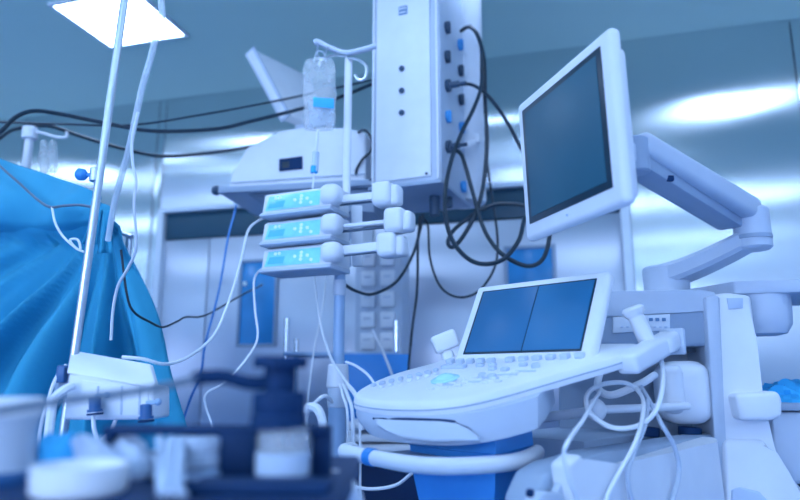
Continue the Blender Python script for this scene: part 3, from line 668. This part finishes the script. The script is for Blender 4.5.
cable('infusion_line', [(236, 205, 2.7), (234, 215, 2.65), (228, 238, 2.6), (219, 290, 2.5), (205, 345, 2.4), (201, 372, 2.4), (190, 400, 2.4), (180, 430, 2.4)], .0045, M_btube, 'thin blue line hanging from the shelf edge', 'infusion line')
cable('infusion_line', [(121, 250, 1.78), (127, 295, 1.76), (134, 312, 1.78), (150, 322, 1.85), (163, 327, 1.95), (178, 321, 2.1), (186, 317, 2.2), (206, 315, 2.4), (240, 296, 2.7), (262, 285, 3.0)], .0035, M_rub, 'thin dark wavy wire leaving the edge of the blue drape', 'wire')
cable('infusion_line', [(314, 270, 2.3), (317, 300, 2.25), (322, 330, 2.2), (331, 358, 2.16), (345, 380, 2.12), (358, 398, 2.1), (362, 430, 2.1)], .0042, M_tube, 'white line swinging in front of the drip pole collar', 'infusion line', WT)
cable('infusion_line', [(327, 270, 2.4), (322, 310, 2.4), (314, 350, 2.4), (308, 395, 2.4), (304, 430, 2.4)], .004, M_tube, 'faint white line hanging straight left of the drip pole', 'infusion line', WT)
cable('infusion_line', [(346, 362, 2.15), (356, 366, 2.12), (368, 375, 2.1), (376, 388, 2.08), (382, 410, 2.06)], .0045, M_tube, 'short white line arching right from the drip pole collar', 'infusion line', WT)
cable('infusion_line', [(372, 330, 2.9), (380, 345, 2.9), (388, 364, 2.9), (394, 380, 2.9)], .006, M_tube, 'short pale rod leaning left of the right chrome post', 'rod')
for i, (x, r_, l_) in enumerate(((347, .0045, 'leftmost white line in the bundle right of the drip pole foot'), (352, .006, 'thick white line in the middle of the bundle right of the drip pole foot'), (359, .0045, 'rightmost white line in the bundle beside the drip pole foot'))):
    cable('infusion_line', [(340 + i * 3, 384, 2.15), (x - 4, 396, 2.13), (x, 410, 2.1), (x + 1, 440, 2.1), (x - 1 + i, 470, 2.1), (x + 1, 500, 2.1), (x, 560, 2.1)], r_, M_tube, l_, 'infusion line', 'white lines at the drip pole foot')
cable('cable_sling', [(349, 486, 2.05), (372, 489, 2.0), (396, 485, 1.98), (412, 473, 1.95)], .005, M_tube, 'white cable sagging under the front handle', 'cable')
cable('thick_hose', [(304, 412, 2.0), (310, 407, 2.0), (318, 410, 1.98), (323, 425, 1.97), (322, 446, 1.96), (315, 470, 1.96), (310, 500, 1.96), (308, 560, 1.96)], .014, M_tube, 'thick white corrugated hose bending over left of the drip pole', 'hose')
cable('thin_hose', [(306, 440, 2.06), (307, 415, 2.06), (318, 400, 2.06), (326, 396, 2.08), (332, 402, 2.12)], .006, M_tube, 'thin white hose arching up beside the thick corrugated hose', 'hose')
cable('thin_hose', [(314, 425, 2.12), (310, 440, 2.12), (313, 455, 2.12), (322, 462, 2.12), (330, 470, 2.14)], .005, M_dgrey, 'dark thin hose looped inside the thick white hose', 'hose')
# stack of white trays behind the console's left end
st_ = at(376, 437, 2.66)
for i, (y, w_, l_) in enumerate(((446, .30, 'lowest pale tray'), (436, .27, 'middle pale tray'), (424, .22, 'topmost pale tray'))):
    c = at(378, y, 2.62)
    o = single('flat_tray', MB().box(c, (w_, .22, .026), .008).box(c + V((.0, 0, .014)), (w_ * .9, .2, .004), .002), M_white, l_ + ' in the stack behind the front handle', 'tray', 'stacked trays')
cabinet = thing('tray_trolley', 'dark blue-grey trolley under the stacked trays behind the console', 'trolley', V((st_.x + .02, 2.66, 0)))
ct = at(378, 450, 2.62).z - .0
obj('trolley_top', MB().box(V((st_.x + .06, 2.66, ct - .022)), (.55, .36, .02), .004), M_grey, cabinet, None, True)
obj('trolley_box', MB().box(V((st_.x + .06, 2.66, (ct - .034) / 2 + .03)), (.5, .32, ct - .095), .006), M_table, cabinet, None, True)
for sx in (-.2, .2):
    for sy in (-.1, .1): obj('caster', MB().cyl((st_.x + .06 + sx, 2.65 + sy, .03), (st_.x + .06 + sx, 2.67 + sy, .03), .03), M_dgrey, cabinet, None, True)

# ------------------------------------------------------------------ drawer cabinet and posts by the back wall
da, db = at(357, 243, 3.35), at(398, 243, 3.35)
dc = thing('drawer_cabinet', 'pale cabinet of small white drawers by the door behind the pumps', 'cabinet', ((da.x + db.x) / 2, 3.45, 0), radians(-12))
Wd = (db.x - da.x); Zt = da.z; Zb = at(357, 332, 3.35).z
obj('body', MB().box((0, .12, (Zt + .02) / 2 + .01), (Wd + .04, .22, Zt + .0), .006), M_mid, dc)
n_r = 9
for r_ in range(n_r):
    z = Zt - .035 - r_ * (Zt - Zb) / 4.2
    if z < .1: break
    for sx in (-1, 1):
        d_ = obj('drawer', MB().box((sx * Wd / 4, .0, z - .03), (Wd / 2 - .03, .03, (Zt - Zb) / 4.2 - .025), .008), M_white, dc)
        obj('drawer_pull', MB().box((sx * Wd / 4, -.02, z - .02), (.04, .012, .008), .003), M_mid, d_)
tr = thing('instrument_trolley', 'chrome-posted trolley with blue covered shelf behind the drip pole', 'trolley', (at(340, 340, 3.0).x, 3.0, 0))
xl, xr = at(287, 320, 3.0).x, at(396.5, 320, 3.0).x
zt1 = at(287, 318, 3.0).z; zt2 = at(396, 320, 3.0).z
for x, z in ((xl, zt1), (xr, zt2)):
    obj('post', MB().cyl((x, 3.0, .06), (x, 3.0, z), .014), M_chrome, tr, None, True)
for x in (xl, xr):
    obj('post', MB().cyl((x, 3.3, .06), (x, 3.3, zt1 - .08), .014), M_chrome, tr, None, True)
    for y in (3.0, 3.3): obj('caster', MB().cyl((x - .012, y, .03), (x + .012, y, .03), .03), M_dgrey, tr, None, True)
zs_ = at(340, 352, 3.0).z
obj('shelf', MB().box(((xl + xr) / 2, 3.15, zs_ - .01), (xr - xl + .02, .34, .02), .004), M_poleb, tr, None, True)
obj('lower_shelf', MB().box(((xl + xr) / 2, 3.15, .3), (xr - xl + .02, .34, .02), .004), M_steel, tr, None, True)
obj('cover_sheet', MB().box(((xl + xr) / 2 + .16, 2.98, zs_ - .16), ((xr - xl) * .62, .012, .3), .004), M_bluep, tr, 'blue cover sheet', True)

# ------------------------------------------------------------------ left: drape, steel pole, box, tubes
K = at(101, 212, 1.98)
def ridge(s):
    px = [(-120, 118, 2.45), (-60, 140, 2.38), (0, 164, 2.28), (40, 178, 2.18), (75, 190, 2.06), (97, 200, 1.99), (107, 207, 1.96)]
    P = [at(*p) for p in px]; t = s * (len(P) - 1); i = min(int(t), len(P) - 2); return P[i].lerp(P[i + 1], t - i)
def drape(s, t):
    top = ridge(s)
    # bottom edge on the floor, wider than the ridge
    xb = -2.25 + 2.03 * s; yb = 2.25 - .52 * s + .12 * sin(9 * s)
    bot = V((xb, yb, .03))
    p = top.lerp(bot, t ** 1.0)
    # upper folded-over band bulging towards the viewer
    bandw = .17 - .14 * s ** 2
    if t < bandw:
        p.y -= .12 * sin(pi * (t / bandw) ** 1.4) ** .7 * (1.1 - .75 * s) - .03 * (t / bandw)
    else:
        q = min(1, (t - bandw) / .25)
        ang = atan2(p.z - K.z, p.x - K.x); r_ = sqrt((p.z - K.z) ** 2 + (p.x - K.x) ** 2)
        a1 = sin(ang * 17 + .6 * sin(ang * 5)) ; a2 = sin(ang * 31 + 1.3)
        p.y += (.075 * a1 + .040 * a2) * min(1, r_ / .40) * (.25 + .75 * q) + .05
        p.x += .02 * sin(ang * 23) * q * min(1, r_ / .5)
    p.y += .006 * sin(14 * s + 30 * t)
    return p
dp = tag(obj('surgical_drape', MB().grid(drape, 150, 90), M_drape, None, None, False, 180, .004), 'large blue surgical drape hung in folds along the left edge', 'drape')
def fold(s, t):
    top = ridge(s * .985); bot = V((-2.25 + 2.03 * s, 2.25 - .52 * s, .03))
    p = top.lerp(bot, (.185 - .165 * s ** 1.6) * min(t, .93))
    p.y -= (.055 + .085 * sin(pi * min(1, t) ** 1.35) ** .8) * (1 - .75 * s) + .012 * (1 + sin(26 * s + 4 * t))
    if t > .85: p.y += (t - .85) * .7 * (1 - .7 * s)
    p.z += .012 * sin(5 * s + 2) * (1 - s) + .02 * (1 - t) ** 2
    return p
obj('folded_edge', MB().grid(fold, 80, 24), M_drape, dp, None, True, 180, .004)
tie = thing('drape_tie', 'short gathered blue tie knotted at the drape corner beside the steel pole', 'drape tie', at(100, 212, 1.93))
obj('knot', MB().sphere(at(101, 211, 1.93), .03, (1.2, .8, .8)), M_drape, tie, None, True)
for dx in (0, 9):
    obj('tail', MB().grid(lambda u, v, dx=dx: at(98 + dx + (v - .5) * (7 + 7 * u) - 9 * u + 7 * u * (dx > 0), 210 + (34 + dx) * u, 1.90 + .012 * sin(v * 9 + dx) * u), 14, 8), M_drape, tie, None, True, 180, .003)
fr = thing('drape_stand', 'steel rod frame holding up the blue drape', 'frame', (ridge(.2).x, ridge(.2).y, 0))
obj('upright', MB().cyl((ridge(.1).x, ridge(.1).y + .3, 0), ridge(.1) + V((0, .3, -.06)), .012), M_steel, fr, None, True)
obj('upright', MB().cyl((ridge(.8).x, ridge(.8).y + .3, 0), ridge(.8) + V((0, .3, -.06)), .012), M_steel, fr, None, True)
obj('crossbar', MB().cyl(ridge(.08) + V((0, .3, -.06)), ridge(.82) + V((0, .3, -.06)), .010), M_steel, fr, None, True)
cable('monitor_lead', [(-15, 150, 2.16), (0, 166, 2.12), (18, 182, 2.05), (38, 200, 1.98), (50, 207, 1.9), (62, 206, 1.86), (78, 205, 1.84), (92, 207, 1.82)], .0042, M_dgrey, 'thin dark lead lying across the top of the blue drape', 'cable')
cable('monitor_lead', [(52, 207, 1.89), (55, 222, 1.84), (62, 235, 1.82), (72, 245, 1.80), (80, 250, 1.79), (78, 240, 1.79), (70, 240, 1.79), (76, 248, 1.79), (84, 252, 1.79)], .0035, M_tube, 'thin pale wire curled on the drape below the dark lead', 'wire')
# steel pole
p0, p1 = at(72, 372, 1.56), at(126, -12, 1.56)
sp_ = thing('steel_pole', 'leaning polished steel pole in front of the blue drape', 'pole', p0 + (p0 - p1) * ((p0.z - .02) / (p1.z - p0.z)))
dirp = (p1 - p0).normalized(); pb0 = p0 - dirp * ((p0.z - .03) / dirp.z)
obj('tube', MB().cyl(pb0, p1 + dirp * .35, .0100, n=20), M_steel, sp_, None, True)
obj('foot', MB().lathe([(.14, 0), (.14, .012), (.03, .035), (.016, .06)], (pb0.x, pb0.y, .0), (0, 0, 1), 32), M_steel, sp_, None, True)
kc = at(95, 175, 1.56)
obj('clamp', MB().cyl(kc + V((0, 0, -.018)), kc + V((0, 0, .018)), .013), M_steel, sp_, None, True)
obj('clamp_knob', MB().cyl(at(76, 174, 1.56), at(87, 175, 1.56), .016, .015, n=16, bev=.5).cyl(at(85, 175, 1.56), kc, .005), M_neck, sp_, 'blue clamp knob', True)
# white box with valves
WB = 1.47
wb = thing('suction_box', 'white tilted box with two dark blue valves fixed to the steel pole', 'medical box', at(108, 420, WB))
obj('box_body', MB().prism([at(x, y, WB) for x, y in ((68, 372), (80, 375), (153, 387), (153, 420), (63, 420))], (0, .11, 0), .008, 3), M_white, wb, None, True)
lid = MB(); f_ = [at(x, y, WB - .002) for x, y in ((67, 373), (80, 376), (154, 388), (155, 382))]
lid.prism([at(66, 373, WB - .003), at(153, 388, WB - .003), at(155, 383, WB + .0), at(150, 364, WB + .10), at(71, 350, WB + .10)], (0, .025, -.004), .004)
obj('lid', lid, M_white, wb, None, True)
obj('front_panel', MB().prism([at(x, y, WB - .004) for x, y in ((82, 380), (148, 390), (148, 416), (80, 416))], (0, .006, 0), .002), M_warmw, wb, None, True)
for x in (98, 122, 140): obj('panel_groove', MB().bar(at(x, 386, WB - .005), at(x - 1, 415, WB - .005), .004, .003, .0005, V((0, 1, 0))), M_mid, wb, None, True)
for x, y in ((95, 403), (146, 410)):
    v_ = obj('valve', MB().cyl(at(x, y + 9, WB - .03), at(x, y - 6, WB - .03), .0125).cyl(at(x, y + 9, WB - .03), at(x, y + 6, WB - .03), .016).cyl(at(x, y, WB - .03), at(x, y, WB + .002), .008), M_navy, wb, 'dark blue valve', True)
    obj('valve_tap', MB().bar(at(x, y - 7, WB - .03), at(x + 12, y - 8, WB - .035), .008, .010, .003).sphere(at(x + 12, y - 8, WB - .035), .008), M_poleb, v_, None, True)
    obj('valve_ring', MB().cyl(at(x, y + 10, WB - .03), at(x, y + 12, WB - .03), .017), M_blackp, v_, None, True)
obj('pole_bracket', MB().bar(at(70, 385, WB + .05), at(66, 385, WB + .10), .05, .06, .005), M_grey, wb, None, True)
obj('drain_tube', MB().tube([at(*p) for p in [(93, 416, WB - .03), (94, 428, WB - .03), (97, 442, WB - .02), (97, 470, WB)]], .0045), M_tube, wb, None, True)
obj('drain_tube', MB().tube([at(*p) for p in [(116, 419, WB + .02), (110, 432, WB), (100, 442, WB), (96, 460, WB + .01)]], .004), M_tube, wb, None, True)
cable('thick_hose', [(72, 386, WB - .01), (64, 390, WB - .03), (54, 399, WB - .04), (51, 415, WB - .04), (48, 438, WB - .04), (44, 458, WB - .04), (40, 500, WB - .04)], .010, M_tube, 'thick white hose leaving the left side of the white box', 'hose')
cable('thin_hose', [(66, 365, WB + .05), (55, 380, WB + .02), (47, 405, WB), (40, 432, WB), (38, 470, WB)], .004, M_tube, 'thin white line hanging left of the thick white hose', 'hose')
single('blue_tape', MB().box(at(62, 374, WB + .03), (.02, .02, .04), .004), M_navy, 'small dark blue clip on the steel pole beside the white box', 'clip')
# hanging tubes from above
cable('hanging_tube', [(164, -40, 1.45), (161, -5, 1.47), (162, 16, 1.48), (158, 30, 1.5), (150, 60, 1.52), (142, 88, 1.54), (136, 116, 1.56), (129, 148, 1.6), (121, 178, 1.64), (114, 205, 1.68), (108, 240, 1.75)], .0085, M_frost2, 'thick translucent tube hanging from above in front of the ceiling light', 'tube')
cable('hanging_tube', [(138, 112, 1.55), (132, 140, 1.56), (133, 165, 1.57), (136, 182, 1.58), (134, 205, 1.6), (136, 247, 1.65), (128, 268, 1.7), (118, 286, 1.74), (113, 310, 1.76), (111, 340, 1.78)], .004, M_tube, 'thin white tube hanging from the thick translucent tube', 'tube')
# drip stand behind the drape
ds = thing('drip_stand', 'small white hook-topped stand rising behind the blue drape', 'drip stand', (at(28, 150, 2.7).x, 2.7, 0))
zt = at(28, 133, 2.7).z; dx_ = at(28, 150, 2.7).x
obj('post', MB().cyl((dx_, 2.7, .02), (dx_, 2.7, zt), .018), M_white, ds, None, True)
obj('head', MB().cyl((dx_, 2.7, zt - .03), (dx_, 2.7, zt + .025), .032), M_white, ds, None, True)
obj('foot', MB().lathe([(.2, 0), (.2, .012), (.03, .04)], (dx_, 2.7, 0)), M_steel, ds, None, True)
obj('hook', MB().tube([at(28, 131, 2.7), at(42, 133, 2.7), at(56, 137, 2.7), at(66, 137, 2.7), at(67, 132, 2.7)], .007), M_white, ds, None, True)
for i, (x0, x1) in enumerate(((39, 46), (48, 55))):
    single('fluid_pouch', MB().prism([at(x, y, 2.66) for x, y in ((x0 + 1, 139), (x1 - 1, 139), (x1, 160), (x1 - 1, 172), (x0, 172), (x0 - 1, 158))], (0, .03, 0), .006), M_clear, ('clear fluid pouch nearest the small white stand', 'second clear fluid pouch from the small white stand')[i], 'fluid pouch', 'pouches behind the drape')

# ------------------------------------------------------------------ foreground table and its things
TZ = .931
tb = thing('work_table', 'dark blue-black table across the lower left foreground', 'table', (-.55, .78, 0))
obj('tabletop', MB().box((-.60, .79, TZ - .015), (1.08, .42, .03), .006), M_table, tb, None, True)
for x in (-1.08, -.12):
    for y in (.62, .96): obj('leg', MB().cyl((x, y, 0), (x, y, TZ - .03), .018), M_steel, tb, None, True)
def fg(x, y, Y): return at(x, y, Y)
# black equipment housing
hs = thing('equipment_housing', 'black open-fronted equipment housing on the foreground table', 'equipment housing', V((at(265, 480, .78).x, .78, TZ)))
zr = at(220, 428, .80).z
xL, xR = at(108, 430, .80).x, at(331, 430, .80).x
obj('top_rail', MB().box(((xL + xR) / 2, .80, zr - .002), (xR - xL, .035, .010), .003), M_blackp, hs, None, True)
obj('center_block', MB().box((at(238, 450, .80).x, .80, (zr + TZ) / 2), (.048, .035, zr - TZ), .004), M_blackp, hs, None, True)
obj('right_post', MB().box((at(322, 450, .81).x, .81, (zr + TZ) / 2), (.022, .03, zr - TZ), .004), M_blackp, hs, None, True)
obj('left_post', MB().box((xL + .006, .80, (zr + TZ) / 2), (.010, .03, zr - TZ), .003), M_blackp, hs, None, True)
xf = at(194, 490, .70).x; xg = at(332, 490, .70).x
obj('front_base', MB().box(((xf + xg) / 2, .70, TZ + .006), (xg - xf, .05, .012), .004), M_blackp, hs, None, True)
# ridged white cap
def ridged(x, y0, y1, Y, r_, name, label, cat, m):
    zb_, zt_ = at(x, y1, Y).z, at(x, y0, Y).z; h = zt_ - zb_; c = at(x, y1, Y); b = MB(); n = 48; rings = []
    for rr, hh in ((.85, 0), (1, .08), (1, .45), (.93, .5), (.93, .55), (1.0, .6), (1.0, .92), (.9, 1.0)):
        rings.append([V((c.x + r_ * rr * (1 + .03 * (k % 2)) * cos(2 * pi * k / n), Y + r_ * rr * (1 + .03 * (k % 2)) * sin(2 * pi * k / n), zb_ + h * hh)) for k in range(n)])
    b.loft(rings); return single(name, b, m, label, cat)
single('cap_pedestal', MB().box(V((at(197, 470, .79).x, .79, (at(197, 467, .79).z + TZ) / 2)), (.06, .05, at(197, 467, .79).z - TZ), .004), M_poleb, 'blue block under the ridged white cap in the black housing', 'block')
ridged(197, 436, 467, .79, .029, 'ridged_cap', 'white ridged round cap inside the left bay of the black housing', 'cap', M_gauze)
# glass jar with black clamp
JX = at(283, 450, .75).x; zj0 = TZ; zj1 = at(283, 427, .75).z
jr = thing('glass_jar', 'clear jar with a pale lower half under the black clamp', 'jar', (JX, .75, TZ))
zjm = at(283, 476, .75).z
obj('jar_wall', MB().lathe([(.027, 0), (.029, .004), (.029, zj1 - TZ - .006), (.027, zj1 - TZ)], (JX, .75, TZ), (0, 0, 1), 28), M_clear, jr, None, True)
obj('jar_band', MB().lathe([(.0295, 0), (.030, .002), (.030, .022), (.0295, .024)], (JX, .75, at(283, 474, .75).z), (0, 0, 1), 28), M_gauze, jr, 'pale band', True)
ck = thing('clamp_knob', 'big black clamp knob with a side lever on top of the jar', 'clamp', (JX - .006, .75, zj1))
def zc(y): return at(278, y, .75).z
for nm, y0, y1, r_ in (('wide_ring', 428, 414, .0315), ('collar', 415, 392, .030), ('neck', 393, 366, .0185), ('top_disc', 368, 356, .031)):
    z0, z1 = zc(y0), zc(y1); h = z1 - z0
    obj(nm, MB().lathe([(r_ * .94, 0), (r_, h * .15), (r_, h * .85), (r_ * .94, h)], (JX - .006, .75, z0), (0, 0, 1), 32), M_blackp, ck, None, True)
lv = obj('lever', MB().tube([at(272, 382, .75), at(250, 383, .74), at(225, 377, .73), at(205, 377, .72), at(195, 379, .71)], .008, 10), M_blackp, ck, None, True)
obj('lever_rod', MB().tube([at(197, 379, .71), at(150, 389, .70), at(100, 396, .68), at(40, 404, .66), (at(0, 411, .64)), at(-40, 417, .62)], .0042, 8), M_dgrey, ck, 'dark grey rod', True)
# cup, roll, gauze, blue swab
cx_ = at(-3, 440, .76).x; z0, z1 = TZ, at(5, 399, .72).z; hz_ = z1 - z0
cp = thing('beaker', 'pale grey waisted beaker with a thick rim at the lower left edge', 'beaker', (cx_, .76, TZ))
obj('cup', MB().lathe([(.044, .012), (.042, hz_ * .3), (.040, hz_ * .6), (.043, hz_ * .78), (.038, hz_ * .8), (.036, hz_ * .3), (.03, .02)], (cx_, .76, z0), (0, 0, 1), 36), M_mid, cp, None, True)
obj('rim', MB().lathe([(.038, 0), (.0445, .002), (.0455, hz_ * .2), (.043, hz_ * .24), (.038, hz_ * .24)], (cx_, .76, z0 + hz_ * .76), (0, 0, 1), 36), M_warmw, cp, None, True)
obj('base_ring', MB().lathe([(.046, 0), (.047, .003), (.047, .010), (.044, .014)], (cx_, .76, z0), (0, 0, 1), 36), M_navy, cp, 'dark blue foot ring', True)
# dish, gauze and cloth ball
rc = at(82, 480, .66)
rc = at(80, 480, .69)
rl = thing('round_dish', 'round white shallow dish in front of the gauze', 'dish', (rc.x, .69, TZ))
zt_ = at(82, 464, .69).z
obj('dish', MB().lathe([(.042, 0), (.046, .004), (.047, (zt_ - TZ) * .6), (.047, zt_ - TZ), (.043, zt_ - TZ), (.040, (zt_ - TZ) * .7)], (rc.x, .69, TZ), (0, 0, 1), 36), M_warmw, rl, None, True)
gz = MB(); gz.sphere((0, 0, 0), 1, (1, 1, 1), 36)
c_ = at(122, 462, .80)
for v in gz.bm.verts:
    p = v.co.copy(); k = 1 + .14 * sin(6 * p.x + 4 * p.y + 1) + .10 * sin(13 * p.y + 9 * p.x) + .07 * sin(19 * p.x)
    v.co = V((c_.x + p.x * .058 * k, .80 + p.y * .03 * k, TZ + max(0, (p.z + .45) / 1.45) * .044 * k * (1 - .35 * p.x)))
gq = single('gauze_pad', gz, M_gauze, 'crumpled white gauze heaped between the round dish and black housing', 'gauze')
gz = MB(); gz.grid(lambda u, v: V((at(150 + 26 * v, 470, .76 - .12 * u).x + .012 * u, .775 - .14 * u, TZ + .006 + .034 * (1 - u) ** 1.6 + .004 * (1 + sin(v * 14 + u * 5)))), 20, 16)
single('gauze_strip', gz, M_gauze, 'white gauze strip trailing down towards the table front', 'gauze', thick=.006, sharp=180)
bs = MB(); bs.sphere((0, 0, 0), 1, (1, 1, 1), 24); c_ = at(56, 452, .80)
for v in bs.bm.verts:
    p = v.co.copy(); k = 1 + .08 * sin(8 * p.x + 5 * p.z); v.co = V((c_.x + p.x * .030 * k, .80 + p.y * .03 * k, TZ + max(0, (p.z + .6) / 1.6) * (at(56, 433, .80).z - TZ) * k))
single('cloth_ball', bs, M_cloth, 'bright blue balled cloth behind the beaker on the table', 'cloth')
ww = thing('curved_handle', 'white curved plastic loop with dark inside at the table corner', 'handle', V((at(345, 500, .86).x, .86, TZ)))
obj('loop', MB().tube([at(331, 478, .84), at(338, 480, .85), at(346, 486, .86), at(352, 496, .87), at(355, 512, .88)], .011, 12, 8, .013), M_white, ww, None, True)
obj('dark_pad', MB().tube([at(328, 484, .85), at(334, 487, .86), at(340, 494, .87), at(342, 510, .88)], .010), M_blackp, ww, None, True)

# ------------------------------------------------------------------ light
w = bpy.data.worlds.new('world'); SC.world = w; w.use_nodes = True
w.node_tree.nodes['Background'].inputs[0].default_value = (.2, .5, 1, 1); w.node_tree.nodes['Background'].inputs[1].default_value = .3
vs = SC.view_settings
vs.view_transform = 'Standard'; vs.look = 'None'; vs.exposure = -0.04; vs.gamma = 1.0; vs.use_curve_mapping = False
SC.cycles.use_denoising = True
